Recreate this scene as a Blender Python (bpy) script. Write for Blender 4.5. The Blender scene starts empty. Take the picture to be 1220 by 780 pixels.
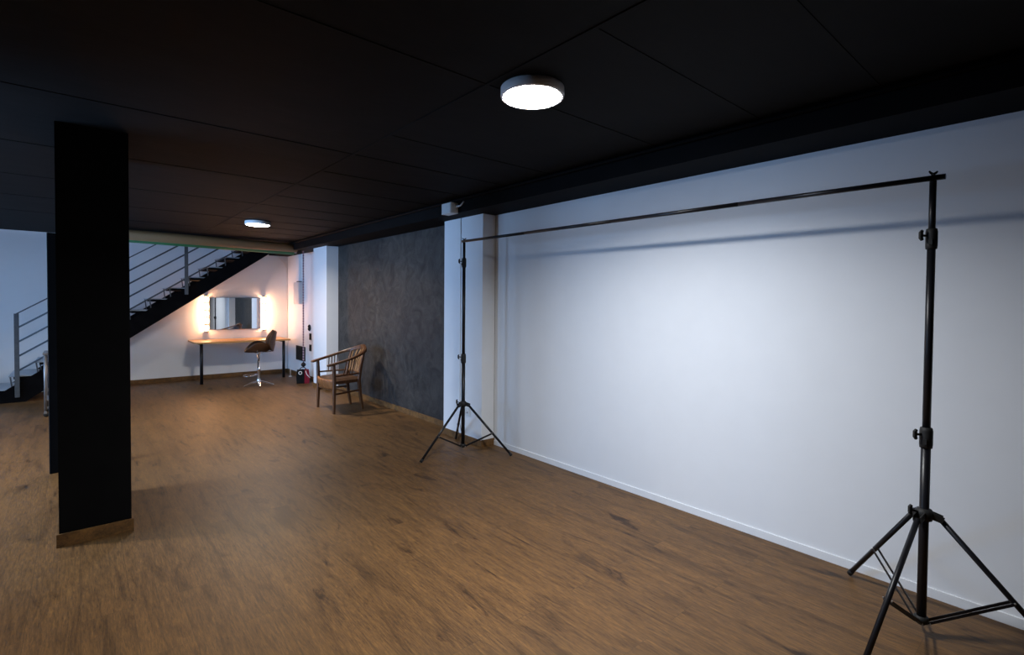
import bpy, bmesh, math, random
from mathutils import Vector, Matrix

scene = bpy.context.scene
col = scene.collection
PI = math.pi

# ------------------------------------------------------------------ camera
YAW, PITCH, ROLL = .7122, .0227, -.0085
FPX, CY = 600.0, 373.5
F = Vector((math.sin(YAW) * math.cos(PITCH), math.cos(YAW) * math.cos(PITCH), -math.sin(PITCH)))
R0 = Vector((math.cos(YAW), -math.sin(YAW), 0)); D0 = F.cross(R0)
RX = R0 * math.cos(ROLL) + D0 * math.sin(ROLL)
DY = -R0 * math.sin(ROLL) + D0 * math.cos(ROLL)
cam_data = bpy.data.cameras.new('camera')
cam = bpy.data.objects.new('camera', cam_data); col.objects.link(cam)
m3 = Matrix((RX, -DY, -F)).transposed()
cam.matrix_world = Matrix.Translation((0, 0, 1.5)) @ m3.to_4x4()
cam_data.sensor_width = 36
cam_data.lens = FPX / 1220 * 36
cam_data.shift_y = (CY - 390) / 1220
cam_data.clip_start = .05
scene.camera = cam

# ------------------------------------------------------------------ light and exposure
vs = scene.view_settings
vs.view_transform = 'Standard'; vs.look = 'None'; vs.gamma = 1; vs.use_curve_mapping = False
vs.exposure = 0.0
scene.cycles.max_bounces = 8
scene.cycles.diffuse_bounces = 5

world = bpy.data.worlds.new('world'); scene.world = world
world.use_nodes = True
bg = world.node_tree.nodes['Background']
bg.inputs[0].default_value = (.35, .55, 1, 1); bg.inputs[1].default_value = .05

LAMP_COL = (1, .97, .93)
LAMP_COLS = [(.95, .97, 1.0), (1, .88, .74), (1, .94, .86)]
LAMP_STRENGTH = 75.0
LAMP_POWERS = [55.0, 46.0, 160.0]   # the three ceiling lamps
LAMPS = [(1.70, 1.83), (1.84, 7.36), (-2.6, 5.45)]
DAY = (.31, .57, 1.0)

def area(name, loc, rot, sx, sy, power, color, spread=PI):
    d = bpy.data.lights.new(name, 'AREA'); d.shape = 'RECTANGLE'; d.size = sx; d.size_y = sy
    d.energy = power; d.color = color; d.spread = spread
    o = bpy.data.objects.new(name, d); o.location = loc; o.rotation_euler = rot; col.objects.link(o)
    return o

# daylight through the shop windows of the left wall, and down the stair opening
area("window_daylight", (-3.35, 9.0, 1.45), (0, -PI / 2, 0), 1.9, 2.5, 145, DAY)
area("window_daylight", (-3.35, 5.3, 1.45), (0, -PI / 2, 0), 1.9, 2.5, 370, DAY)
area('stairwell_daylight', (1.6, 10.45, 3.9), (0, 0, 0), 2.6, .8, 3, DAY)

# ------------------------------------------------------------------ materials
def nodes(name):
    m = bpy.data.materials.new(name); m.use_nodes = True
    nt = m.node_tree; return m, nt, nt.nodes['Principled BSDF']

def setc(b, c, rough, metal=0, spec=None):
    b.inputs['Base Color'].default_value = (*c, 1); b.inputs['Roughness'].default_value = rough
    b.inputs['Metallic'].default_value = metal
    if spec is not None: b.inputs['Specular IOR Level'].default_value = spec

def noisy(name, c1, c2, scale=8, rough=.6, metal=0, bump=.0, stretch=(1, 1, 1), detail=4, spec=None, contrast=(.3, .7), coat=0):
    m, nt, b = nodes(name); setc(b, c1, rough, metal, spec)
    N = nt.nodes; L = nt.links
    tc = N.new('ShaderNodeTexCoord'); mp = N.new('ShaderNodeMapping'); mp.inputs['Scale'].default_value = stretch
    no = N.new('ShaderNodeTexNoise'); no.inputs['Scale'].default_value = scale; no.inputs['Detail'].default_value = detail
    cr = N.new('ShaderNodeValToRGB')
    cr.color_ramp.elements[0].position = contrast[0]; cr.color_ramp.elements[1].position = contrast[1]
    cr.color_ramp.elements[0].color = (*c1, 1); cr.color_ramp.elements[1].color = (*c2, 1)
    L.new(tc.outputs['Object'], mp.inputs['Vector']); L.new(mp.outputs[0], no.inputs['Vector'])
    L.new(no.outputs[0], cr.inputs[0]); L.new(cr.outputs[0], b.inputs['Base Color'])
    if bump:
        bp = N.new('ShaderNodeBump'); bp.inputs['Strength'].default_value = bump; bp.inputs['Distance'].default_value = .01
        L.new(no.outputs[0], bp.inputs['Height']); L.new(bp.outputs[0], b.inputs['Normal'])
    if coat: b.inputs['Coat Weight'].default_value = coat; b.inputs['Coat Roughness'].default_value = .2
    return m

def emit(name, c, s):
    m, nt, b = nodes(name); setc(b, (.8, .8, .8), .4)
    b.inputs['Emission Color'].default_value = (*c, 1); b.inputs['Emission Strength'].default_value = s
    return m

M = {}
M['white_paint'] = noisy('white_paint', (.765, .785, .81), (.78, .80, .825), 6, .6)
M['white_trim'] = noisy('white_trim', (.76, .78, .80), (.79, .81, .83), 5, .45)
M['black_paint'] = noisy('black_paint', (.0025, .0026, .003), (.004, .004, .0045), 5, .75, spec=.08)
M['black_board'] = noisy('black_board', (.004, .0045, .005), (.006, .0065, .007), 5, .8, spec=.1)
M['black_metal'] = noisy('black_metal', (.006, .006, .008), (.010, .010, .013), 12, .36, spec=.35)
M['black_rubber'] = noisy('black_rubber', (.006, .006, .006), (.010, .010, .010), 20, .65)
M['steel_black'] = noisy('steel_black', (.003, .003, .004), (.006, .006, .007), 8, .8, spec=.04)
M['rail_grey'] = noisy('rail_grey', (.085, .10, .12), (.11, .13, .15), 20, .45, metal=.3)
M['tread'] = noisy('tread', (.30, .36, .42), (.37, .43, .49), 9, .45)
M['chrome'] = noisy('chrome', (.80, .80, .82), (.86, .86, .88), 10, .12, metal=1)
M['steel'] = noisy('steel', (.26, .27, .29), (.32, .33, .35), 14, .4, metal=.6)
M['screw_metal'] = noisy('screw_metal', (.6, .6, .6), (.7, .7, .7), 10, .3, metal=1)
M['desk_wood'] = noisy('desk_wood', (.50, .27, .09), (.60, .34, .12), 5, .4, stretch=(1, 10, 10))
M['chair_wood'] = noisy('chair_wood', (.065, .025, .008), (.145, .057, .017), 7, .38, stretch=(6, 6, 1.2), spec=.5)
M['slat_wood'] = noisy('slat_wood', (.17, .085, .032), (.28, .15, .06), 7, .4, stretch=(6, 6, 1.2))
M['cushion'] = noisy('cushion', (.045, .021, .011), (.08, .038, .018), 14, .45, bump=.2)
M['seat_front'] = noisy('seat_front', (.20, .075, .022), (.30, .12, .04), 9, .42, bump=.15)
M['stool_leather'] = noisy('stool_leather', (.012, .007, .0045), (.028, .015, .009), 12, .55, bump=.1, spec=.2)
M['stool_wood'] = noisy('stool_wood', (.045, .018, .008), (.08, .034, .013), 6, .4, stretch=(1, 1, 6), spec=.3)
M['tan_paper'] = noisy('tan_paper', (.25, .145, .062), (.30, .175, .075), 3, .75, stretch=(.3, 4, 4))
M['green_vinyl'] = noisy('green_vinyl', (.03, .16, .05), (.04, .20, .07), 4, .6)
M['purple_chain'] = noisy('purple_chain', (.10, .05, .09), (.16, .09, .13), 30, .5)
M['chain_link_light'] = noisy('chain_link_light', (.34, .26, .30), (.42, .32, .36), 30, .5)
M['bag_black'] = noisy('bag_black', (.003, .0032, .004), (.006, .0063, .007), 18, .8, bump=.2, spec=.15)
M['bag_red'] = noisy('bag_red', (.15, .006, .016), (.21, .010, .024), 18, .7, bump=.15, spec=.2)
M['panel_grey'] = noisy('panel_grey', (.52, .52, .54), (.58, .58, .60), 6, .5)
M['box_grey'] = noisy('box_grey', (.62, .65, .66), (.70, .73, .74), 20, .5)
M['dark_frame'] = noisy('dark_frame', (.006, .005, .004), (.026, .023, .017), 22, .7, spec=.15)
M['plastic_black'] = noisy('plastic_black', (.005, .0045, .005), (.009, .008, .009), 20, .6, spec=.25)
M['cable_white'] = noisy('cable_white', (.72, .70, .68), (.78, .76, .74), 20, .5)
M['socket_grey'] = noisy('socket_grey', (.16, .14, .13), (.22, .19, .18), 20, .45)
M['lamp_housing'] = noisy('lamp_housing', (.84, .84, .85), (.88, .88, .89), 8, .4)
M['lamp_light'] = emit('lamp_light', LAMP_COL, LAMP_STRENGTH)
M['bulb_light'] = emit('bulb_light', (1, .50, .25), 84.0)
M['lit_white'] = M['white_trim']

def mirror_mat():
    m, nt, b = nodes('mirror_glass'); setc(b, (.86, .88, .88), .01, 1)
    return m
M['mirror'] = mirror_mat()

def glass_mat():
    m, nt, b = nodes('window_glass'); setc(b, (1, 1, 1), 0)
    N = nt.nodes; L = nt.links
    tr = N.new('ShaderNodeBsdfTransparent'); gl = N.new('ShaderNodeBsdfGlossy'); gl.inputs['Roughness'].default_value = 0
    fr = N.new('ShaderNodeFresnel'); fr.inputs[0].default_value = 1.45; mx = N.new('ShaderNodeMixShader')
    L.new(fr.outputs[0], mx.inputs[0]); L.new(tr.outputs[0], mx.inputs[1]); L.new(gl.outputs[0], mx.inputs[2])
    L.new(mx.outputs[0], N['Material Output'].inputs[0]); return m
M['glass'] = glass_mat()

def floor_mat(name, swap=False, gain=1.0, plank=True):
    m, nt, b = nodes(name); N = nt.nodes; L = nt.links
    tc = N.new('ShaderNodeTexCoord')
    # planks run along world Y: brick rows across X
    mp = N.new('ShaderNodeMapping'); mp.inputs['Rotation'].default_value = (0, 0, PI / 2)
    if swap: mp.inputs['Rotation'].default_value = (0, 0, 0)
    L.new(tc.outputs['Object'], mp.inputs['Vector'])
    br = N.new('ShaderNodeTexBrick'); L.new(mp.outputs[0], br.inputs['Vector'])
    br.inputs['Color1'].default_value = (0, 0, 0, 1); br.inputs['Color2'].default_value = (1, 1, 1, 1)
    br.inputs['Mortar'].default_value = (.5, .5, .5, 1)
    br.inputs['Scale'].default_value = 1; br.inputs['Mortar Size'].default_value = .0011
    br.inputs['Mortar Smooth'].default_value = .3
    br.inputs['Brick Width'].default_value = 1.28; br.inputs['Row Height'].default_value = .192
    br.offset = .37; br.offset_frequency = 2
    # per plank random offset for the grain
    sep = N.new('ShaderNodeSeparateColor'); L.new(br.outputs['Color'], sep.inputs[0])
    off = N.new('ShaderNodeCombineXYZ'); mul = N.new('ShaderNodeMath'); mul.operation = 'MULTIPLY'; mul.inputs[1].default_value = 37
    L.new(sep.outputs[0], mul.inputs[0]); L.new(mul.outputs[0], off.inputs[0]); L.new(mul.outputs[0], off.inputs[2])
    ad = N.new('ShaderNodeVectorMath'); ad.operation = 'ADD'
    L.new(mp.outputs[0], ad.inputs[0]); L.new(off.outputs[0], ad.inputs[1])
    def noise(sc, stretch, detail=6, rough=.6, dist=0):
        q = N.new('ShaderNodeMapping'); q.inputs['Scale'].default_value = stretch
        L.new(ad.outputs[0], q.inputs['Vector'])
        n = N.new('ShaderNodeTexNoise'); n.inputs['Scale'].default_value = sc; n.inputs['Detail'].default_value = detail
        n.inputs['Roughness'].default_value = rough; n.inputs['Distortion'].default_value = dist
        L.new(q.outputs[0], n.inputs['Vector']); return n
    grain = noise(15, (.8, 8, 1), 10, .80, .4)
    big = noise(2.6, (.6, 4.4, 1), 6, .62, 1.0)
    knots = noise(3.0, (.8, 3.0, 1), 5, .6, .8)
    def ramp(src, stops):
        r = N.new('ShaderNodeValToRGB'); L.new(src, r.inputs[0]); e = r.color_ramp.elements
        e[0].position, e[0].color = stops[0][0], (*stops[0][1], 1)
        e[1].position, e[1].color = stops[-1][0], (*stops[-1][1], 1)
        for p, c in stops[1:-1]:
            x = e.new(p); x.color = (*c, 1)
        return r
    g = gain
    base = ramp(grain.outputs[0], [(.36, (.115 * g, .064 * g, .026 * g)), (.46, (.215 * g, .110 * g, .040 * g)), (.56, (.300 * g, .151 * g, .048 * g)), (.68, (.400 * g, .215 * g, .066 * g))])
    tone = ramp(big.outputs[0], [(.34, (.58, .57, .57)), (.46, (.90, .89, .88)), (.56, (1, 1, 1)), (.70, (1.18, 1.16, 1.10))])
    kn = ramp(knots.outputs[0], [(.30, (.28, .26, .25)), (.35, (.70, .68, .66)), (.42, (1, 1, 1))])
    pl = ramp(sep.outputs[0], [(0, (.95, .95, .96)), (1, (1.05, 1.04, 1.02))])
    prev = base.outputs[0]
    for t in (tone, kn, pl):
        mx = N.new('ShaderNodeMix'); mx.data_type = 'RGBA'; mx.blend_type = 'MULTIPLY'; mx.inputs[0].default_value = 1
        L.new(prev, mx.inputs[6]); L.new(t.outputs[0], mx.inputs[7]); prev = mx.outputs[2]
    if plank:
        mx = N.new('ShaderNodeMix'); mx.data_type = 'RGBA'; mx.blend_type = 'MIX'
        L.new(br.outputs['Fac'], mx.inputs[0]); L.new(prev, mx.inputs[6]); mx.inputs[7].default_value = (.075, .042, .018, 1); prev = mx.outputs[2]
    L.new(prev, b.inputs['Base Color'])
    rr = N.new('ShaderNodeMapRange'); rr.inputs[3].default_value = .42; rr.inputs[4].default_value = .58
    L.new(grain.outputs[0], rr.inputs[0]); L.new(rr.outputs[0], b.inputs['Roughness'])
    bp = N.new('ShaderNodeBump'); bp.inputs['Strength'].default_value = .12; bp.inputs['Distance'].default_value = .004
    L.new(grain.outputs[0], bp.inputs['Height']); L.new(bp.outputs[0], b.inputs['Normal'])
    b.inputs['Specular IOR Level'].default_value = .32
    return m
M['floor'] = floor_mat('oak_laminate', gain=.52)
M['skirting'] = floor_mat('oak_skirting', gain=.6, plank=False)
M['skirting_x'] = floor_mat('oak_skirting_x', swap=True, gain=.6, plank=False)

def stucco_mat():
    m, nt, b = nodes('dark_stucco'); N = nt.nodes; L = nt.links
    tc = N.new('ShaderNodeTexCoord')
    n1 = N.new('ShaderNodeTexNoise'); n1.inputs['Scale'].default_value = 4.5; n1.inputs['Detail'].default_value = 9; n1.inputs['Roughness'].default_value = .68; n1.inputs['Distortion'].default_value = 1.4
    n2 = N.new('ShaderNodeTexNoise'); n2.inputs['Scale'].default_value = 1.3; n2.inputs['Detail'].default_value = 3; n2.inputs['Distortion'].default_value = .6
    L.new(tc.outputs['Object'], n1.inputs['Vector']); L.new(tc.outputs['Object'], n2.inputs['Vector'])
    r = N.new('ShaderNodeValToRGB'); e = r.color_ramp.elements
    e[0].position, e[0].color = .32, (.017, .0165, .0165, 1); e[1].position, e[1].color = .70, (.064, .060, .057, 1)
    L.new(n1.outputs[0], r.inputs[0])
    r2 = N.new('ShaderNodeValToRGB'); e = r2.color_ramp.elements
    e[0].position, e[0].color = .35, (.8, .8, .82, 1); e[1].position, e[1].color = .7, (1.12, 1.06, .98, 1)
    L.new(n2.outputs[0], r2.inputs[0])
    mx = N.new('ShaderNodeMix'); mx.data_type = 'RGBA'; mx.blend_type = 'MULTIPLY'; mx.inputs[0].default_value = 1
    L.new(r.outputs[0], mx.inputs[6]); L.new(r2.outputs[0], mx.inputs[7]); L.new(mx.outputs[2], b.inputs['Base Color'])
    b.inputs['Roughness'].default_value = .6; b.inputs['Specular IOR Level'].default_value = .25
    bp = N.new('ShaderNodeBump'); bp.inputs['Strength'].default_value = .25; bp.inputs['Distance'].default_value = .01
    L.new(n1.outputs[0], bp.inputs['Height']); L.new(bp.outputs[0], b.inputs['Normal'])
    return m
M['stucco'] = stucco_mat()

def ceiling_mat():
    # board-marked slab painted black: fine board lines running along X
    m, nt, b = nodes('black_ceiling_boards'); N = nt.nodes; L = nt.links
    tc = N.new('ShaderNodeTexCoord')
    mp = N.new('ShaderNodeMapping'); mp.inputs['Scale'].default_value = (.6, 1, 1); L.new(tc.outputs['Object'], mp.inputs['Vector'])
    no = N.new('ShaderNodeTexNoise'); no.inputs['Scale'].default_value = 5; no.inputs['Detail'].default_value = 6; L.new(mp.outputs[0], no.inputs['Vector'])
    wv = N.new('ShaderNodeTexWave'); wv.wave_type = 'BANDS'; wv.bands_direction = 'Y'; wv.wave_profile = 'SAW'
    wv.inputs['Scale'].default_value = 1.6; wv.inputs['Distortion'].default_value = .5; wv.inputs['Detail'].default_value = 2
    L.new(tc.outputs['Object'], wv.inputs['Vector'])
    r = N.new('ShaderNodeValToRGB'); e = r.color_ramp.elements
    e[0].position, e[0].color = .3, (.0021, .0015, .0012, 1); e[1].position, e[1].color = .75, (.0046, .0032, .0025, 1)
    L.new(no.outputs[0], r.inputs[0]); L.new(r.outputs[0], b.inputs['Base Color'])
    b.inputs['Roughness'].default_value = .75; b.inputs['Specular IOR Level'].default_value = .12
    ad = N.new('ShaderNodeMath'); ad.operation = 'ADD'; L.new(no.outputs[0], ad.inputs[0]); L.new(wv.outputs[1], ad.inputs[1])
    bp = N.new('ShaderNodeBump'); bp.inputs['Strength'].default_value = .5; bp.inputs['Distance'].default_value = .008
    L.new(ad.outputs[0], bp.inputs['Height']); L.new(bp.outputs[0], b.inputs['Normal'])
    return m
M['ceiling'] = ceiling_mat()

# ------------------------------------------------------------------ mesh helpers
class MB:
    def __init__(s): s.bm = bmesh.new()
    def box(s, lo, hi, bev=0, rot=None, smooth=False):
        lo = Vector(lo); hi = Vector(hi); c = (lo + hi) / 2; d = hi - lo
        r = bmesh.ops.create_cube(s.bm, size=1)
        vv = r['verts']
        for v in vv:
            v.co = Vector((v.co.x * d.x, v.co.y * d.y, v.co.z * d.z))
        if bev:
            ed = list({e for v in vv for e in v.link_edges})
            rr = bmesh.ops.bevel(s.bm, geom=ed, offset=bev, segments=2, affect='EDGES', profile=.7)
            vv = list({v for f in rr['faces'] for v in f.verts} | {v for v in vv if v.is_valid})
        for v in vv:
            if rot is not None: v.co = rot @ v.co
            v.co += c
        return s
    def tube(s, pts, r, n=10, cap=True, rz=None):
        """sweep a round section; r a number or a list"""
        P = [Vector(p) for p in pts]; rs = r if isinstance(r, (list, tuple)) else [r] * len(P)
        up = None; rings = []
        for i, p in enumerate(P):
            t = (P[min(i + 1, len(P) - 1)] - P[max(i - 1, 0)]).normalized()
            if up is None:
                a = Vector((0, 0, 1)) if abs(t.z) < .9 else Vector((1, 0, 0))
                up = (a - t * a.dot(t)).normalized()
            else:
                up = (up - t * up.dot(t)).normalized()
            w = t.cross(up)
            k = rz if rz else 1
            rings.append([s.bm.verts.new(p + (w * math.cos(a) + up * math.sin(a) * k) * rs[i]) for a in [2 * PI * j / n for j in range(n)]])
        for a, b in zip(rings, rings[1:]):
            for j in range(n):
                f = s.bm.faces.new((a[j], a[(j + 1) % n], b[(j + 1) % n], b[j])); f.smooth = True
        if cap:
            s.bm.faces.new(rings[0][::-1]); s.bm.faces.new(rings[-1])
        return s
    def strip(s, pts, w, h, up=(0, 0, 1)):
        """sweep a rectangular section (w across, h along up); w,h numbers or lists"""
        P = [Vector(p) for p in pts]; n = len(P); rings = []
        W = w if isinstance(w, (list, tuple)) else [w] * n; Hh = h if isinstance(h, (list, tuple)) else [h] * n
        for i, p in enumerate(P):
            t = (P[min(i + 1, n - 1)] - P[max(i - 1, 0)]).normalized()
            u = Vector(up); u = (u - t * u.dot(t)).normalized(); q = t.cross(u)
            a, b = W[i] / 2, Hh[i] / 2
            ch = min(a, b) * .35
            prof = [(-a + ch, -b), (a - ch, -b), (a, -b + ch), (a, b - ch), (a - ch, b), (-a + ch, b), (-a, b - ch), (-a, -b + ch)]
            rings.append([s.bm.verts.new(p + q * x + u * y) for x, y in prof])
        for a, b in zip(rings, rings[1:]):
            for j in range(8):
                s.bm.faces.new((a[j], a[(j + 1) % 8], b[(j + 1) % 8], b[j]))
        s.bm.faces.new(rings[0][::-1]); s.bm.faces.new(rings[-1])
        return s
    def lathe(s, prof, c=(0, 0, 0), n=32, smooth=True, axis=None):
        """prof: (r, z) list round the z axis through c, or round axis"""
        c = Vector(c); q = Matrix.Identity(3)
        if axis is not None: q = Vector((0, 0, 1)).rotation_difference(Vector(axis).normalized()).to_matrix()
        rings = []
        for r, z in prof:
            if r < 1e-6: rings.append([s.bm.verts.new(c + q @ Vector((0, 0, z)))])
            else: rings.append([s.bm.verts.new(c + q @ Vector((r * math.cos(2 * PI * j / n), r * math.sin(2 * PI * j / n), z))) for j in range(n)])
        for a, b in zip(rings, rings[1:]):
            for j in range(n):
                if len(a) == 1 and len(b) == 1: continue
                if len(a) == 1: f = s.bm.faces.new((a[0], b[(j + 1) % n], b[j]))
                elif len(b) == 1: f = s.bm.faces.new((a[j], a[(j + 1) % n], b[0]))
                else: f = s.bm.faces.new((a[j], a[(j + 1) % n], b[(j + 1) % n], b[j]))
                f.smooth = smooth
        return s
    def prism(s, poly, y0, y1, axis='y'):
        """extrude a polygon given in XZ along Y (axis='y') or in XY along Z (axis='z')"""
        mk = (lambda a, b, t: Vector((a, t, b))) if axis == 'y' else (lambda a, b, t: Vector((a, b, t)))
        A = [s.bm.verts.new(mk(a, b, y0)) for a, b in poly]; B = [s.bm.verts.new(mk(a, b, y1)) for a, b in poly]
        s.bm.faces.new(A[::-1]); s.bm.faces.new(B)
        for i in range(len(A)):
            j = (i + 1) % len(A); s.bm.faces.new((A[i], A[j], B[j], B[i]))
        return s
    def grid(s, fn, nu, nv, thick=0):
        """surface fn(u,v) in 0..1; thick adds a back side fn(u,v,True)"""
        def sheet(back):
            return [[s.bm.verts.new(Vector(fn(i / nu, j / nv, back))) for j in range(nv + 1)] for i in range(nu + 1)]
        T = sheet(False)
        for i in range(nu):
            for j in range(nv):
                f = s.bm.faces.new((T[i][j], T[i + 1][j], T[i + 1][j + 1], T[i][j + 1])); f.smooth = True
        if thick:
            B = sheet(True)
            for i in range(nu):
                for j in range(nv):
                    f = s.bm.faces.new((B[i][j + 1], B[i + 1][j + 1], B[i + 1][j], B[i][j])); f.smooth = True
            rim = [(i, 0) for i in range(nu + 1)] + [(nu, j) for j in range(1, nv + 1)] + [(i, nv) for i in range(nu - 1, -1, -1)] + [(0, j) for j in range(nv - 1, 0, -1)]
            for k in range(len(rim)):
                a, b = rim[k], rim[(k + 1) % len(rim)]
                try: s.bm.faces.new((T[b[0]][b[1]], T[a[0]][a[1]], B[a[0]][a[1]], B[b[0]][b[1]]))
                except ValueError: pass
        return s
    def build(s, name, mat, parent=None, loc=None, rz=0):
        bmesh.ops.recalc_face_normals(s.bm, faces=s.bm.faces[:])
        me = bpy.data.meshes.new(name); s.bm.to_mesh(me); s.bm.free(); me.materials.append(mat)
        o = bpy.data.objects.new(name, me); col.objects.link(o)
        if parent is not None: o.parent = parent
        if loc is not None: o.location = loc
        o.rotation_euler.z = rz
        return o

def tag(o, label=None, cat=None, group=None, kind=None):
    if label: o['label'] = label
    if cat: o['category'] = cat
    if group: o['group'] = group
    if kind: o['kind'] = kind
    return o

def thing(name, label, cat, loc=(0, 0, 0), rz=0, group=None):
    o = bpy.data.objects.new(name, None); o.empty_display_size = .1; col.objects.link(o)
    o.location = loc; o.rotation_euler.z = rz
    return tag(o, label, cat, group)

def struct(name, mb, mat, label=None):
    o = mb.build(name, mat); o['kind'] = 'structure'
    if label: o['label'] = label
    return o

def copy_tree(o, parent=None):
    c = o.copy(); col.objects.link(c)
    if parent is not None: c.parent = parent
    for ch in list(o.children): copy_tree(ch, c)
    return c

def smooth_path(pts, n=6):
    """Catmull-Rom through points"""
    P = [Vector(p) for p in pts]; Q = [P[0] * 2 - P[1]] + P + [P[-1] * 2 - P[-2]]; out = []
    for i in range(1, len(Q) - 2):
        for k in range(n):
            t = k / n; a, b, c, d = Q[i - 1], Q[i], Q[i + 1], Q[i + 2]
            out.append(.5 * ((2 * b) + (c - a) * t + (2 * a - 5 * b + 4 * c - d) * t * t + (3 * b - a - 3 * c + d) * t ** 3))
    out.append(P[-1]); return out

# ------------------------------------------------------------------ the room
WX = 3.316        # right wall plane
BY = 10.98        # back wall plane
LX = -3.1         # left wall plane
FY = -3.0         # wall behind the camera
HC = 2.55         # ceiling
HB = 2.405        # soffit of the beam on the right wall
UP = 4.1          # top of the stair shaft

struct('floor', MB().box((LX - .2, FY - .2, -.1), (WX + .2, BY + .2, 0)), M['floor'])
# right wall: white, dark stucco bay, white again
struct('wall_right', MB().box((WX, FY - .2, 0), (WX + .15, 4.115, HC)), M['white_paint'], 'white painted right wall behind the backdrop stands')
struct('wall_right_grey', MB().box((WX, 4.115, 0), (WX + .15, 8.5, HC)), M['stucco'], 'dark grey mottled stucco stretch of the right wall')
struct('wall_right_far', MB().box((WX, 8.5, 0), (WX + .15, BY + .2, HC)), M['white_paint'], 'white far end of the right wall beside the desk')
struct('wall_back', MB().box((LX - .2, BY, 0), (WX, BY + .15, UP)), M['white_paint'], 'white back wall behind the stairs and the desk')
struct('wall_front', MB().box((LX - .2, FY - .15, 0), (WX, FY, HC)), M['black_paint'])
# unseen black slab added left of the camera to shade the near right wall
struct('wall_daylight_blocker', MB().box((-1.5, FY, 0), (-1.35, 3.85, HC)), M['black_paint'], 'added black slab out of view left of the camera, blocking window daylight')
# left wall with two shop windows
lw = MB()
wins = [(4.05, 6.55), (7.75, 10.25)]
lw.box((LX - .2, FY, 0), (LX, BY, .5)); lw.box((LX - .2, FY, 2.4), (LX, BY, HC))
ys = [FY] + [v for w in wins for v in w] + [BY]
for a, b in zip(ys[0::2], ys[1::2]): lw.box((LX - .2, a, .5), (LX, b, 2.4))
struct('wall_left', lw, M['black_paint'])
for i, (a, b) in enumerate(wins):
    fr = MB()
    for y in (a, b - .06, (a + b) / 2 - .03): fr.box((LX - .13, y, .5), (LX - .07, y + .06, 2.4))
    for z in (.5, 2.34): fr.box((LX - .13, a, z), (LX - .07, b, z + .06))
    w = struct('window_%d' % (i + 1), fr, M['plastic_black'])
    g = MB().box((LX - .105, a + .05, .55), (LX - .095, b - .05, 2.35)).build('window_pane', M['glass'], w)
# ceiling slab with the stair opening, grooves between the shuttering panels
OX, OY = .35, 10.02
cl = MB()
cl.box((LX - .2, FY - .2, HC), (WX + .15, OY, HC + .2))
cl.box((LX - .2, OY, HC), (OX, BY, HC + .2))
struct('ceiling', cl, M['ceiling'], 'black painted board-marked ceiling')
seam = MB()
for x in (-1.75, 1.507):
    seam.box((x - .010, FY, HC - .004), (x + .010, 9.9, HC + .001), bev=.002)
k = 0
for y in (-.5, .12, .70, 1.27, 1.945, 2.94, 3.5, 4.12, 4.75, 5.39, 6.0, 6.6, 7.2, 7.85, 8.45, 9.05):
    x0, x1 = ((1.51, 2.95) if k % 2 else (-1.75, 2.95))
    seam.box((x0, y - .005, HC - .003), (x1, y + .005, HC + .001), bev=.001); k += 1
struct('trim_1', seam, M['ceiling'], 'raised shuttering seams of the black ceiling')
struct('trim_2', MB().box((2.95, FY, HB), (WX, BY, HC + .001)), M['black_paint'], 'black beam along the top of the right wall')
struct('trim_3', MB().tube([(2.925, FY, 2.528), (2.925, 9.6, 2.528)], .013, 8), M['black_paint'], 'black conduit along the ceiling beam')
struct('trim_4', MB().box((LX, BY - .035, HC - .012), (OX, BY, HC)), M['white_trim'], 'thin white strip where the back wall meets the ceiling')
# stair shaft above the opening
sh = MB()
sh.box((OX - .1, OY - .1, HC + .2), (WX + .15, OY, UP)); sh.box((OX - .1, OY, HC + .2), (OX, BY, UP)); sh.box((WX, OY, HC), (WX + .15, BY, UP))
sh.box((OX - .1, OY - .1, UP), (WX + .15, BY + .15, UP + .1))
struct('wall_stair_shaft', sh, M['white_paint'], 'white walls of the stair shaft above the ceiling')

# skirtings
def skirt(name, lo, hi, mat, label=None): return struct(name, MB().box(lo, hi, bev=.003), mat, label)
skirt('baseboard_right', (WX - .008, FY, 0), (WX, 4.118, .05), M['white_paint'], 'white skirting of the white right wall')
skirt('baseboard_right_grey', (WX - .014, 4.83, 0), (WX, 8.3, .07), M['skirting'])
skirt('baseboard_right_far', (WX - .014, 8.90, 0), (WX, BY, .08), M['skirting'])
skirt('baseboard_back', (.2, BY - .014, 0), (WX - .014, BY, .08), M['skirting_x'])
skirt('baseboard_back_left', (LX, BY - .014, 0), (-1.1, BY, .08), M['skirting_x'])
skirt('baseboard_left', (LX, FY, 0), (LX + .014, BY - .014, .08), M['skirting'])

# engaged columns on the right wall
struct('wall_column', MB().box((3.152, 4.118, 0), (WX, 4.83, HB), bev=.003), M['white_paint'], 'white column at the end of the white wall behind the left stand')
cs = MB(); cs.box((3.140, 4.106, 0), (3.152, 4.842, .07), bev=.002); cs.box((3.152, 4.106, 0), (WX, 4.118, .07), bev=.002)
struct('baseboard_column', cs, M['skirting'])
struct('wall_column_far', MB().box((3.115, 8.3, 0), (WX, 8.90, HB), bev=.003), M['white_paint'], 'white column at the far end of the dark grey wall')
cs = MB(); cs.box((3.103, 8.288, 0), (3.115, 8.912, .07), bev=.002); cs.box((3.115, 8.288, 0), (WX, 8.3, .07), bev=.002)
struct('baseboard_column_far', cs, M['skirting'])
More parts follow.
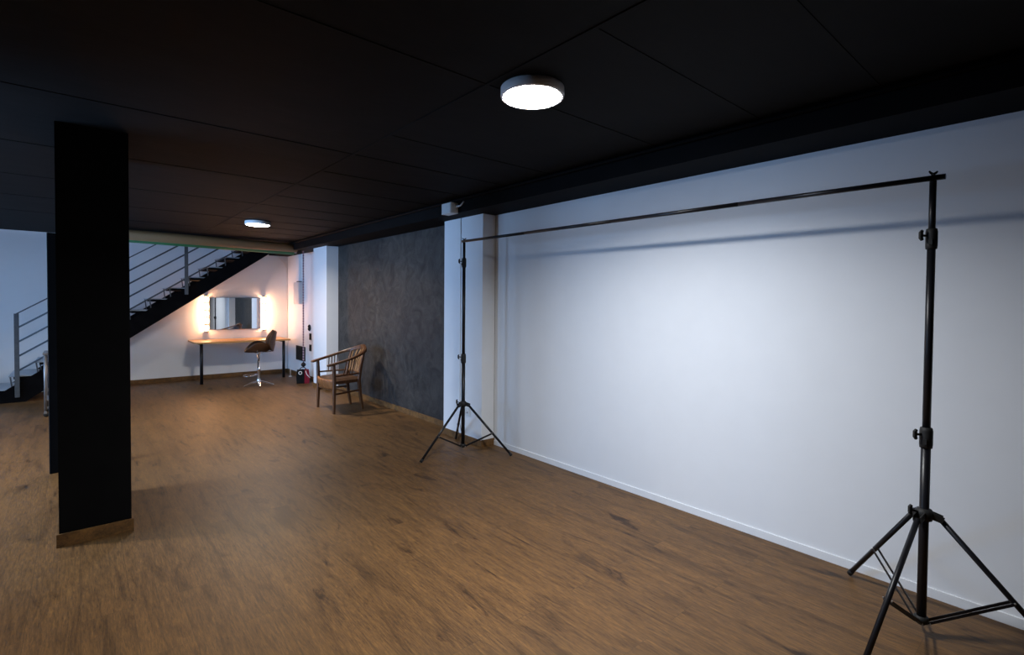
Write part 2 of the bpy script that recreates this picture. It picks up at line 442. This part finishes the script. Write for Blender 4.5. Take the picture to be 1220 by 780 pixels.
# free black pillar
PX0, PX1, PY0, PY1 = -.095, .255, 4.05, 4.89
struct('wall_pillar', MB().box((PX0, PY0, 0), (PX1, PY1, HC)), M['black_paint'], 'black square pillar in the middle of the room')
cs = MB()
cs.box((PX0 - .012, PY0 - .012, 0), (PX1 + .012, PY0, .08), bev=.002); cs.box((PX0 - .012, PY1, 0), (PX1 + .012, PY1 + .012, .08), bev=.002)
cs.box((PX0 - .012, PY0, 0), (PX0, PY1, .08), bev=.002); cs.box((PX1, PY0, 0), (PX1 + .012, PY1, .08), bev=.002)
struct('baseboard_pillar', cs, M['skirting_x'])

# ------------------------------------------------------------------ ceiling lamps
def ceiling_lamp(loc, label, power, color):
    t = thing('ceiling_lamp', label, 'ceiling lamp', loc, 0, 'round ceiling lamps')
    MB().lathe([(0, 0), (.152, 0), (.156, -.004), (.156, -.040), (.152, -.047), (.144, -.047), (.144, -.036), (0, -.036)], n=48).build('housing', M['lamp_housing'], t)
    MB().lathe([(0, -.052), (.10, -.0515), (.135, -.049), (.1435, -.044), (.1435, -.037), (0, -.037)], n=48).build('diffuser', M['lamp_light'], t)
    d = bpy.data.lights.new('lamp_glow', 'AREA'); d.shape = 'DISK'; d.size = .27; d.energy = power; d.color = color
    d.spread = math.radians(152)
    o = bpy.data.objects.new('lamp_glow', d); o.location = (0, 0, -.056); o.parent = t; col.objects.link(o)
    return t
first = ceiling_lamp((*LAMPS[0], HC), 'lit round white lamp on the black ceiling in front of the white wall', LAMP_POWERS[0], LAMP_COLS[0])
labs = ['lit round white lamp on the black ceiling near the desk and mirror',
        'lit round white lamp on the ceiling left of the black pillar']
for p, l, w, q in zip(LAMPS[1:], labs, LAMP_POWERS[1:], LAMP_COLS[1:]):
    ceiling_lamp((*p, HC), l, w, q)

# ------------------------------------------------------------------ backdrop stands
def knob(mb, base, d, L=.045):
    """T-shaped clamp knob growing out of base along d"""
    base = Vector(base); d = Vector(d).normalized()
    mb.tube([base, base + d * L * .6], .005, 8)
    side = Vector((0, 0, 1)); c = base + d * L * .72
    mb.strip([c - side * .022 - d * .006, c - side * .012, c + side * .012, c + side * .022 - d * .006], [.010, .013, .013, .010], [.010, .015, .015, .010], up=d)

def backdrop_stand(loc, angles, zs, label, top):
    """zs: leg collar, lower clamp, upper clamp heights"""
    t = thing('backdrop_stand', label, 'backdrop stand', loc, 0, 'backdrop stands holding the crossbar')
    zc, z1, z2 = zs
    kd = (-.757, .653, .1)
    MB().tube([(0, 0, .055), (0, 0, z1)], .0185, 16).build('lower_pole', M['black_metal'], t)
    MB().tube([(0, 0, z1 - .05), (0, 0, z2)], .0158, 16).build('middle_pole', M['black_metal'], t)
    MB().tube([(0, 0, z2 - .05), (0, 0, top)], .0132, 16).build('upper_pole', M['black_metal'], t)
    for z, r in ((z1, .0185), (z2, .0158)):
        c = MB().lathe([(r - .004, -.048), (r + .005, -.046), (r + .0065, -.03), (r + .0065, .03), (r + .004, .044), (r - .006, .048)], (0, 0, z), 20)
        c.box((-.028, -.007, z - .028), (-.012, .007, z - .004), rot=None)
        cl = c.build('clamp', M['black_rubber'], t)
        k = MB(); knob(k, Vector((kd[0] * r, kd[1] * r, z + .012)), kd); k.build('knob', M['black_rubber'], cl)
    h = MB().lathe([(.018, -.030), (.030, -.026), (.034, -.010), (.034, .008), (.028, .022), (.018, .026)], (0, 0, zc), 20)
    for a in angles:
        d = Vector((math.cos(a), math.sin(a), 0)); c = d * .042 + Vector((0, 0, zc - .006))
        for s in (-1, 1):
            q = Vector((-d.y, d.x, 0)) * .014 * s
            h.strip([d * .024 + Vector((0, 0, zc)) + q, d * .066 + Vector((0, 0, zc - .014)) + q], .005, .030)
    col_ = h.build('leg_collar', M['black_rubber'], t)
    k = MB(); knob(k, (kd[0] * .03, kd[1] * .03, zc + .008), (kd[0], kd[1], .35), .05); k.build('knob', M['black_rubber'], col_)
    slider = MB().lathe([(.018, -.016), (.027, -.013), (.027, .012), (.018, .016)], (0, 0, .075), 18)
    slider.build('brace_slider', M['black_rubber'], t)
    for a in angles:
        d = Vector((math.cos(a), math.sin(a), 0)); q = Vector((-d.y, d.x, 0))
        p0 = d * .058 + Vector((0, 0, zc - .014)); p1 = d * .497 + Vector((0, 0, .016))
        leg = MB().tube([p0, p1], .0115, 12).build('leg', M['black_metal'], t)
        dr = (p1 - p0).normalized()
        MB().tube([p1 - dr * .026, p1 + dr * .004], [.0130, .0140], 12).build('foot_cap', M['black_rubber'], leg)
        pm = p0.lerp(p1, .56)
        for s in (-1, 1):
            b = MB().strip([d * .024 + q * .0145 * s + Vector((0, 0, .068)), pm + q * .0145 * s + Vector((0, 0, -.004))], .003, .013).build('brace', M['black_metal'], t)
            MB().lathe([(0, .004), (.0035, .003), (.004, 0), (0, 0)], pm + q * .0155 * s, 10, axis=q * s).build('screw', M['screw_metal'], b)
            MB().lathe([(0, .004), (.003, .003), (.0035, 0), (0, 0)], d * .03 + q * .0155 * s + Vector((0, 0, .068)), 10, axis=q * s).build('screw', M['screw_metal'], b)
    # head: stud and wing nut over the bar
    MB().tube([(0, 0, top - .004), (0, 0, top + .0055)], .0130, 14).build('top_plate', M['black_metal'], t)
    return t
RS = (2.9, .487); LS = (2.892, 4.08)
TOP_R, TOP_L = 2.052, 2.078
rad = math.radians
backdrop_stand((*RS, 0), [rad(48), rad(168), rad(288)], (.558, .905, 1.80), 'black tripod backdrop stand at the right end of the crossbar, nearest the camera', TOP_R)
backdrop_stand((*LS, 0), [rad(63.5), rad(183.5), rad(305)], (.49, .94, 1.885), 'black tripod backdrop stand at the left end of the crossbar, by the white column', TOP_L)
a = Vector((RS[0], RS[1], TOP_R + .0185)); b = Vector((LS[0], LS[1], TOP_L + .0185)); d = (b - a).normalized()
t = thing('backdrop_crossbar', 'long black horizontal bar resting on both tripod backdrop stands', 'crossbar')
bar = MB(); e0 = a - d * .043; e1 = b + d * .03; ln = (e1 - e0).length
for i in range(4):
    p, q = e0 + d * ln * i / 4, e0 + d * ln * (i + 1) / 4
    bar.tube([p, q], .0125, 16)
bar.build('bar', M['black_metal'], t)
for c in (a, b):
    w = MB()
    w.tube([c + Vector((0, 0, .0115)), c + Vector((0, 0, .02))], .008, 10)
    s = Vector((.757, -.653, 0)) * .019
    for g in (-1, 1): w.strip([c + Vector((0, 0, .018)), c + s * g * .6 + Vector((0, 0, .022)), c + s * g + Vector((0, 0, .030))], [.004, .004, .004], [.010, .010, .007], up=(0, 0, 1))
    w.build('wing_nut', M['black_rubber'], t)

# ------------------------------------------------------------------ wooden barrel armchair (front faces -X)
ch = thing('wooden_armchair', 'brown wooden barrel-back armchair with slatted back and leather cushion by the dark grey wall', 'armchair', (2.775, 6.85, 0))
CX, CYY = 2.775, 6.85
W = M['chair_wood']
crest = smooth_path([(-.285, -.300, .648), (-.20, -.312, .668), (-.02, -.318, .712), (.14, -.285, .762), (.262, -.19, .806), (.312, -.07, .834), (.324, 0, .840),
                     (.312, .07, .834), (.262, .19, .806), (.14, .285, .762), (-.02, .318, .712), (-.20, .312, .668), (-.285, .300, .648)], 6)
n = len(crest)
wid = [.056 if i < 7 or i > n - 8 else .046 for i in range(n)]
hei = [.030 + .048 * max(0, 1 - abs(i - n / 2) / (n * .27)) for i in range(n)]
arm = MB().strip(crest, wid, hei)
for s in (-1, 1):
    arm.lathe([(0, -.013), (.020, -.012), (.027, -.004), (.027, .006), (.020, .012), (0, .013)], (-.285, .300 * s, .647), 16)
arm.build('arm_and_crest_rail', W, ch)
for s in (-1, 1):   # front legs run up to the arms
    MB().strip([(-.215, .292 * s, 0), (-.212, .290 * s, .20), (-.208, .288 * s, .42), (-.215, .298 * s, .655)], [.032, .042, .044, .038], [.032, .042, .044, .038], up=(1, 0, 0)).build('leg', W, ch)
for s in (-1, 1):   # rear legs splay back and carry the crest rail
    MB().strip([(.225, .205 * s, 0), (.190, .205 * s, .20), (.170, .207 * s, .42), (.195, .215 * s, .60), (.245, .205 * s, .80)], [.030, .040, .044, .038, .030], [.030, .040, .044, .038, .030], up=(1, 0, 0)).build('leg', W, ch)
fr = MB()
fr.prism([(-.225, -.29), (.18, -.215), (.18, .215), (-.225, .29)], .385, .425, 'z')
fr.build('seat_frame', W, ch)
def cushion_fn(u, v, back=False):
    x = -.215 + .40 * u; hw = .285 - .075 * u; y = -hw + 2 * hw * v
    e = (1 - abs(2 * u - 1) ** 5) * (1 - abs(2 * v - 1) ** 5)
    tuft = .004 * math.cos(u * 5 * PI) * math.cos(v * 5 * PI)
    return (x, y, .426 + (0 if back else (.034 + .012 * math.sin(PI * u) * math.sin(PI * v) + tuft) * max(0, e) ** .4))
MB().grid(cushion_fn, 20, 20, True).build('seat_cushion', M['cushion'], ch)
def apron(u, v, back=False):
    y = -.268 + .536 * v; bow = .050 * math.cos((v - .5) * PI)
    x = -.232 - bow + .012 * math.cos(v * 44) * .25 + (.018 if back else 0)
    return (x + .03 * (1 - u) ** 2, y, .315 + .130 * u)
MB().grid(apron, 6, 60, True).build('seat_front', M['seat_front'], ch)
for s in (-1, 1):
    MB().strip([(-.205, .290 * s, .497), (0, .262 * s, .500), (.178, .214 * s, .505)], .020, .022).build('side_rail', W, ch)
    MB().strip([(-.208, .288 * s, .255), (.185, .207 * s, .268)], .018, .022).build('stretcher', W, ch)
MB().strip([(.180, -.21, .505), (.205, 0, .508), (.180, .21, .505)], .020, .026).build('back_rail', W, ch)
MB().strip([(-.01, -.25, .262), (-.01, .25, .262)], .018, .020).build('stretcher', W, ch)
MB().strip([(-.208, -.288, .300), (-.225, 0, .300), (-.208, .288, .300)], .018, .022).build('stretcher', W, ch)
half = crest[n // 2:]          # crest rail from the middle of the back to the +Y arm end
def crest_by(key, val):
    return min(half, key=lambda p: abs(key(p) - val))
for s_ in (-1, 1):
    for xb in (-.075, -.035, .005, .045):
        p = crest_by(lambda q: q.x, xb + .03)
        yb = .268 - .10 * (xb + .05)
        MB().strip([(xb, yb * s_, .508), (xb + .030, p.y * s_, p.z - .01)], .013, .013, up=(1, 0, 0)).build('spindle', W, ch)
for k in range(6):
    v = (k - 2.5) / 2.5
    p = crest_by(lambda q: abs(q.y), abs(v) * .185)
    sg = 1 if v > 0 else -1
    MB().strip([(.195 - .012 * v * v, v * .140, .515), (.222 - .012 * v * v, v * .155, .64), (p.x - .004, p.y * sg, p.z - .015)], [.012, .012, .012], [.036, .030, .042], up=(0, 1, 0)).build('back_slat', M['slat_wood'], ch)

# ------------------------------------------------------------------ desk
dk = thing('makeup_desk', 'long narrow wooden desk on black legs under the mirror against the back wall', 'desk', (2.33, 10.55, 0))
poly = []
x0, x1, y0, y1, r = 1.54, 3.14, 10.20, 10.955, .10
for cx, cy, a0, rr in ((x0 + r, y0 + r, PI, r), (x1 - .04, y0 + .04, 1.5 * PI, .04), (x1 - .02, y1 - .02, 0, .02), (x0 + .02, y1 - .02, PI / 2, .02)):
    for k in range(7):
        a = a0 + k * PI / 12; poly.append((cx + rr * math.cos(a) - 2.33, cy + rr * math.sin(a) - 10.55))
MB().prism(poly, .722, .75, 'z').build('desk_top', M['desk_wood'], dk)
for x in (1.655, 3.035):
    MB().tube([(x - 2.33, -.24, 0), (x - 2.33, -.24, .722)], .026, 16).build('leg', M['black_metal'], dk)
for x in (1.655, 3.035):
    MB().box((x - 2.33 - .02, -.22, .69), (x - 2.33 + .02, .40, .722)).build('bracket', M['black_metal'], dk)

# ------------------------------------------------------------------ mirror and bulbs
mr = thing('wall_mirror', 'wide rectangular frameless mirror between two rows of bulbs on the back wall', 'mirror', (2.335, BY - .012, 1.235), -.0245)
MB().box((-.450, -.024, -.31), (.450, -.001, .31), bev=.003).build('mirror_backing', M['steel'], mr)
MB().box((-.443, -.027, -.303), (.443, -.0235, .303)).build('mirror_glass', M['mirror'], mr)
def light_strip(x, label):
    t = thing('vanity_light_strip', label, 'vanity lights', (x, BY, 1.235), 0, 'vanity light strips beside the mirror')
    MB().box((-.028, -.022, -.36), (.028, -.001, .36), bev=.004).build('strip', M['white_trim'], t)
    for k in range(5):
        z = -.268 + .134 * k
        MB().lathe([(0, 0), (.018, 0), (.018, .022), (.014, .026), (0, .026)], (0, -.021, z), 14, axis=(0, -1, 0)).build('bulb_socket', M['socket_grey'], t)
        MB().lathe([(0, -.036), (.014, -.034), (.025, -.026), (.034, -.012), (.036, 0), (.034, .012), (.025, .026), (.014, .034), (0, .036)], (0, -.075, z), 18).build('bulb', M['bulb_light'], t)
    for k in range(6):
        z = -.335 + .134 * k
        MB().box((-.030, -.112, z - .009), (.030, -.021, z + .009), bev=.002).build('divider', M['socket_grey'], t)
    return t
light_strip(1.838, 'lit strip of round bulbs left of the mirror, under the stairs')
light_strip(2.848, 'lit strip of round bulbs right of the mirror')

# ------------------------------------------------------------------ stool
st = thing('swivel_stool', 'brown leather bucket-seat swivel stool with chrome star base in front of the desk', 'stool', (2.40, 9.56, 0), rad(-8))
MB().lathe([(.024, .045), (.034, .05), (.034, .085), (.028, .105), (.026, .115), (.026, .28), (.030, .285), (.030, .30), (.024, .305), (.024, .585), (0, .585)], n=20).build('pole', M['chrome'], st)
for k in range(5):
    a = 2 * PI * k / 5 + .9; d = Vector((math.cos(a), math.sin(a), 0))
    MB().strip([d * .02 + Vector((0, 0, .075)), d * .12 + Vector((0, 0, .050)), d * .225 + Vector((0, 0, .022)), d * .245 + Vector((0, 0, .010))], [.05, .042, .032, .022], [.034, .026, .018, .014]).build('base_foot', M['chrome'], st)
ring = [(-.02, -.05, .20)] + [(-.17 + .07 * math.cos(a), .12 * math.sin(a), .185) for a in [rad(-70 - k * 22) for k in range(11)]] + [(-.02, .05, .20)]
MB().tube(ring, .007, 8).build('foot_rest', M['chrome'], st)
def seat_fn(u, v, back=False):
    a = 2 * PI * v; r = .02 + .98 * u
    x = .215 * r * math.cos(a) * (1 - .05 * math.cos(a)); y = .205 * r * math.sin(a)
    z = .625 + .15 * (y / .205) ** 2 * r + .03 * max(0, x / .215) ** 2 - .015 * max(0, -x / .215) ** 2
    z += -.006 * (1 - r * r) * math.cos(3 * a)
    return (x, y, z - (.030 * (1 - r ** 4) + .012 if back else 0))
MB().grid(seat_fn, 10, 36, True).build('seat_shell', M['stool_wood'], st)
def pad_fn(u, v, back=False):
    x, y, z = seat_fn(u * .95, v)
    return (x, y, z + (.001 if back else .005 + .020 * (1 - u ** 4)))
MB().grid(pad_fn, 10, 36, True).build('seat_pad', M['stool_leather'], st)
def back_fn(u, v, back=False, k=1.0, off=0.0, th=.012):
    # u across (y), v up; a shield shape, wide above, pointed below
    yy = (u - .5) * 2; h = v
    wv = .225 * math.sin(PI * (.10 + .76 * h)) ** .6 * k
    y = yy * wv
    z = .600 + .335 * (.5 + (h - .5) * k) + .035 * abs(yy) ** 2 * (h > .5) * (h - .5) * 2
    x = .225 + .055 * h - .095 * (y / .2) ** 2 + off + (th if back else 0)
    return (x, y, z)
MB().grid(lambda u, v, b=False: back_fn(u, v, b), 20, 14, True).build('backrest_shell', M['stool_wood'], st)
MB().grid(lambda u, v, b=False: back_fn(u, v, b, .92, -.022 * (1 - abs(2 * u - 1) ** 4) * (1 - abs(2 * v - 1) ** 4) - .002, .004), 20, 14, True).build('backrest_pad', M['stool_leather'], st)
MB().strip([(.10, 0, .585), (.20, 0, .595), (.245, 0, .66), (.262, 0, .74)], .05, .008, up=(1, 0, 0)).build('backrest_bracket', M['chrome'], st)
MB().lathe([(0, 0), (.06, 0), (.075, .012), (.075, .022), (0, .022)], (0, 0, .575), 20).build('swivel_plate', M['chrome'], st)

# ------------------------------------------------------------------ staircase with railing
SY0, SY1 = 10.10, 10.93
RISE, RUN = .188, .2725
sc_ = thing('staircase', 'open black steel staircase with pale treads and grey bar railing at the back wall', 'staircase', (-1.0, 10.5, 0))
O = Vector((-1.0, 10.5, 0))
def zt(x): return 1.13 + .69 * (x - .65)
def zb(x): return .862 + .714 * (x - .62)
for y in (SY0, SY1 - .03):
    xs = (-.985, 2.99)
    poly = [(-1.35, 0), (-.58, 0), (3.3, zb(3.3)), (3.3, zt(3.3) + .04), (-.90, .105), (-1.35, .09)]
    MB().prism([(a_ - O.x, b_ - O.z) for a_, b_ in poly], y - O.y, y + .03 - O.y).build('stringer', M['steel_black'], sc_)
for k in range(-6, 7):
    x0 = .63 + RUN * k; z = 1.322 + RISE * k
    tr = MB().box((x0 - .02 - O.x, SY0 + .004 - O.y, z - .014), (x0 + .275 - O.x, SY1 - O.y, z), bev=.003).build('tread', M['tread'], sc_)
    MB().box((x0 + .03 - O.x, SY0 + .02 - O.y, z - .050), (x0 + .268 - O.x, SY1 - .01 - O.y, z - .0145), bev=.003).build('tread_shade', M['steel_black'], tr)  # black sheet added as the shade on the tread's underside
    for y in (SY0 + .03, SY1 - .036):
        br = MB().prism([(x0 - .012 - O.x, z - .0145), (x0 + .006 - O.x, z - .0145), (x0 + .026 - O.x, zt(x0 + .026) - .02), (x0 + .012 - O.x, zt(x0 + .012) - .02)], y - O.y, y + .006 - O.y)
        br.build('tread_bracket', M['rail_grey'], tr)
def rz(x, k): return 1.285 - .2065 * k + .683 * (x + .645)
for k in range(5):
    h = MB()
    if k == 0: h.strip([(-.665 - O.x, SY0 - .016 - O.y, rz(-.665, 0)), (2.05 - O.x, SY0 - .016 - O.y, rz(2.05, 0))], .040, .016)
    else: h.tube([(-.655 - O.x, SY0 - .016 - O.y, rz(-.655, k)), (2.35 - O.x, SY0 - .016 - O.y, rz(2.35, k))], .0125, 10)
    h.build('handrail' if k == 0 else 'rail', M['rail_grey'], sc_)
for x in (-.662, 1.405):
    z0 = .075 if x < 0 else 1.585
    MB().box((x - .026 - O.x, SY0 - .030 - O.y, z0), (x + .026 - O.x, SY0 - .002 - O.y, rz(x, 0) + .004), bev=.003).build('post', M['rail_grey'], sc_)

# ------------------------------------------------------------------ backdrop rolls under the ceiling
def roll(name, label, cat, y, z, r, mat, x0, x1, dz, chain=False):
    t = thing(name, label, cat, (x0, y, z))
    L = x1 - x0
    # the two ends differ by dz: the roll hangs a little crooked
    MB().tube([(0, 0, dz), (L, 0, 0)], r, 28).build('roll', mat, t)
    MB().tube([(-.05, 0, dz), (L + .05, 0, 0)], .022, 16).build('core_tube', M['steel'], t)
    return t
tr_ = roll('backdrop_roll', 'rolled tan paper backdrop hanging under the ceiling in front of the stairs', 'backdrop roll', 9.50, 2.446, .078, M['tan_paper'], .10, 3.02, .020)
gr_ = roll('backdrop_roll', 'rolled green backdrop hanging just below and behind the tan roll', 'backdrop roll', 9.66, 2.385, .050, M['green_vinyl'], .10, 3.02, .034)
hb = thing('roll_hanger', 'black bracket holding the right ends of the two backdrop rolls to the ceiling', 'hanger', (3.085, 9.53, 0))
MB().box((-.012, -.11, 2.34), (-.004, .11, HC), bev=.003).build('bracket_plate', M['plastic_black'], hb)
MB().box((-.02, -.12, HC - .006), (.05, .12, HC - .0005)).build('fixing_plate', M['plastic_black'], hb)
hb2 = copy_tree(hb); hb2.location.x = .046; hb2['label'] = 'black bracket holding the left ends of the two backdrop rolls behind the pillar'
# bead chain with its weight
cn = thing('pull_chain', 'long dark pull chain with a round black weight hanging from the backdrop rolls', 'chain', (3.125, 9.45, 0))
MB().lathe([(0, 0), (.045, 0), (.052, .006), (.052, .024), (.045, .03), (0, .03)], (-.016, .0, 2.465), 24, axis=(1, 0, 0)).build('chain_wheel', M['plastic_black'], cn)
da, li = MB(), MB()
z = .385; k = 0
while z < 2.46:
    m_ = da if k % 2 == 0 else li
    m_.tube([(0, -.008, z), (0, -.008, z + .024)], .0095, 8); m_.tube([(0, .018, z), (0, .018, z + .024)], .0080, 8)
    z += .024; k += 1
da.build('dark_links', M['purple_chain'], cn); li.build('light_links', M['chain_link_light'], cn)
MB().lathe([(0, -.042), (.022, -.036), (.038, -.018), (.042, 0), (.038, .018), (.022, .036), (.008, .046), (.006, .085), (0, .085)], (0, 0, .325), 20).build('weight', M['plastic_black'], cn)

# ------------------------------------------------------------------ fittings on the far right wall
eb = thing('electrical_box', 'pale grey upright electrical box high on the wall right of the mirror', 'electrical box', (WX, 10.17, 1.64))
MB().box((-.085, -.16, -.215), (0, .16, .215), bev=.006).build('housing', M['panel_grey'], eb)
MB().box((-.093, -.145, -.20), (-.084, .145, .20), bev=.003).build('cover', M['panel_grey'], eb)
MB().box((-.055, -.045, .215), (0, .045, HC - 1.64 - .145), bev=.004).build('cable_duct', M['white_trim'], eb)
MB().box((-.062, -.06, .215), (0, .06, .235), bev=.004).build('gland', M['plastic_black'], eb)
fp = thing('dark_wall_panel', 'dark square panel low on the wall behind the pull chain', 'wall panel', (WX, 10.16, .465))
MB().box((-.02, -.25, -.14), (0, .25, .14), bev=.004).build('frame', M['plastic_black'], fp)
MB().box((-.024, -.225, -.118), (-.019, .225, .118)).build('face', M['dark_frame'], fp)
th = thing('round_wall_knob', 'round black knob on the wall above two black switches', 'wall knob', (WX, 9.675, .985))
MB().lathe([(0, 0), (.062, 0), (.062, .012), (.045, .026), (.030, .032), (0, .034)], n=24, axis=(-1, 0, 0)).build('dial', M['plastic_black'], th)
MB().lathe([(0, .033), (.012, .034), (.012, .040), (0, .040)], n=12, axis=(-1, 0, 0)).build('centre', M['white_trim'], th)
for z, l in ((.82, 'black oblong switch below the round knob, upper of two'), (.61, 'black oblong switch below the round knob, lower of two')):
    s = thing('wall_switch', l, 'switch', (WX, 9.63, z), 0, 'black wall switches')
    MB().box((-.012, -.045, -.062), (0, .045, .062), bev=.003).build('plate', M['plastic_black'], s)
    for q in (-.028, .028): MB().box((-.018, -.026, q - .022), (-.011, .026, q + .022), bev=.002).build('rocker', M['bag_black'], s)
ws = thing('white_wall_socket', 'small white socket low on the white wall between the bag and the armchair', 'socket', (3.115, 8.70, .34))
MB().box((-.010, -.055, -.045), (0, .055, .045), bev=.003).build('plate', M['box_grey'], ws)
MB().lathe([(0, 0), (.02, 0), (.02, .003), (0, .003)], (-.010, 0, 0), 16, axis=(-1, 0, 0)).build('socket_face', M['white_trim'], ws)
ws = thing('white_wall_socket', 'small grey socket on the white column behind the left stand pole', 'socket', (3.152, 4.36, .33))
MB().box((-.010, -.045, -.045), (0, .045, .045), bev=.003).build('plate', M['box_grey'], ws)
MB().lathe([(0, 0), (.02, 0), (.02, .003), (0, .003)], (-.010, 0, 0), 16, axis=(-1, 0, 0)).build('socket_face', M['panel_grey'], ws)
cb = MB().tube(smooth_path([(3.10, BY - .008, 2.50), (3.14, BY - .008, 2.37), (3.22, BY - .010, 2.29), (3.285, BY - .012, 2.18), (3.295, BY - .012, 1.9), (3.296, BY - .012, 1.0), (3.296, BY - .018, .09)], 6), .007, 8)
tag(cb.build('white_cable', M['cable_white']), 'thin white cable running down the back corner beside the mirror lights', 'cable')
cd = MB().box((3.142, 4.50, .36), (3.151, 4.53, 2.40), bev=.002)
tag(cd.build('cable_trunking', M['white_trim']), 'narrow white cable trunking up the white column behind the left stand', 'cable trunking')
# small stand on the floor by the bag
fs = thing('white_floor_stand', 'tiny white stick stand on the floor between the desk leg and the bag', 'stand', (3.17, 10.34, 0))
MB().lathe([(0, 0), (.030, 0), (.028, .008), (.006, .012), (.005, .016), (0, .016)], n=16).build('foot', M['cable_white'], fs)
MB().tube([(0, 0, .012), (0, 0, .16)], .005, 8).build('stick', M['cable_white'], fs)
# junction box on the ceiling beam
jb = thing('junction_box', 'small light grey junction box on the black beam above the white column', 'junction box', (2.905, 4.355, 2.455))
MB().box((-.045, -.085, -.058), (.044, .085, .050), bev=.004).build('box', M['box_grey'], jb)
MB().box((-.048, -.075, -.050), (-.0445, .075, .042), bev=.001).build('lid', M['box_grey'], jb)
for y in (-.06, .06):
    for z in (-.038, .030): MB().lathe([(0, 0), (.005, 0), (.004, .002), (0, .002)], (-.048, y, z), 8, axis=(-1, 0, 0)).build('screw', M['panel_grey'], jb)
MB().tube([(.02, -.085, .01), (.02, -.115, .01)], .014, 10).build('cable_gland', M['box_grey'], jb)
MB().tube([(.02, -.110, .01), (.02, -.16, .012), (.036, -.20, .05)], .009, 8).build('cable', M['panel_grey'], jb)

# ------------------------------------------------------------------ bag
bgx = thing('tool_bag', 'small upright black and red bag on the floor under the pull chain', 'bag', (3.10, 9.40, 0), rad(-18))
MB().prism([(-.105, 0), (.025, 0), (.025, .235), (.0, .245), (-.10, .235), (-.112, .12)], -.09, .09).build('black_body', M['bag_black'], bgx)
MB().prism([(.025, 0), (.105, 0), (.115, .12), (.100, .235), (.035, .246), (.025, .240)], -.09, .09).build('red_body', M['bag_red'], bgx)
MB().lathe([(.020, 0), (.032, 0), (.032, .006), (.020, .006), (.020, 0)], (-.045, -.09, .195), 20, axis=(0, -1, 0)).build('white_ring', M['cable_white'], bgx)
MB().tube(smooth_path([(.045, -.092, .23), (.062, -.10, .17), (.092, -.10, .13), (.118, -.09, .10)], 5), .006, 8).build('strap', M['cable_white'], bgx)
MB().tube(smooth_path([(-.05, 0, .235), (-.04, 0, .27), (.0, 0, .285), (.04, 0, .27), (.05, 0, .24)], 5), .007, 8).build('handle', M['bag_black'], bgx)

# ------------------------------------------------------------------ black folding board and trolley behind the pillar
vf = thing('black_board', 'tall black folded board standing upright behind the black pillar', 'board', (.06, 5.845, 0), rad(8))
MB().box((-.253, -.016, 0), (.25, -.003, 2.055), bev=.002).build('front_leaf', M['black_board'], vf)
MB().box((-.253, .003, 0), (.25, .016, 2.055), bev=.002).build('rear_leaf', M['black_board'], vf)
MB().box((.242, -.003, 0), (.25, .003, 2.05)).build('hinge_tape', M['black_rubber'], vf)
tr = thing('metal_trolley', 'silver metal trolley on castors half hidden behind the black board', 'trolley', (0, 8.85, 0))
for sx, sy in ((-1, -1), (-1, 1), (1, -1), (1, 1)):
    x, y = .315 * sx, .20 * sy
    lg = MB().tube([(x, y, .075), (x, y, .79)], .013, 12).build('leg', M['steel'], tr)
    c_ = MB().tube([(x, y, .055), (x, y, .09)], .010, 10); c_.box((x - .016, y - .012, .040), (x + .016, y + .012, .062), bev=.003)
    c_.build('castor_fork', M['steel'], lg)
    MB().lathe([(0, -.011), (.022, -.011), (.026, -.006), (.026, .006), (.022, .011), (0, .011)], (x + .006, y, .026), 18, axis=(0, 1, 0)).build('castor_wheel', M['black_rubber'], lg)
MB().box((-.335, -.22, .785), (.335, .22, .808), bev=.004).build('top_shelf', M['steel'], tr)
MB().box((-.315, -.20, .20), (.315, .20, .215), bev=.003).build('lower_shelf', M['steel'], tr)
MB().tube([(-.315, -.20, .70), (-.315, .20, .70)], .009, 10).build('side_bar', M['steel'], tr)
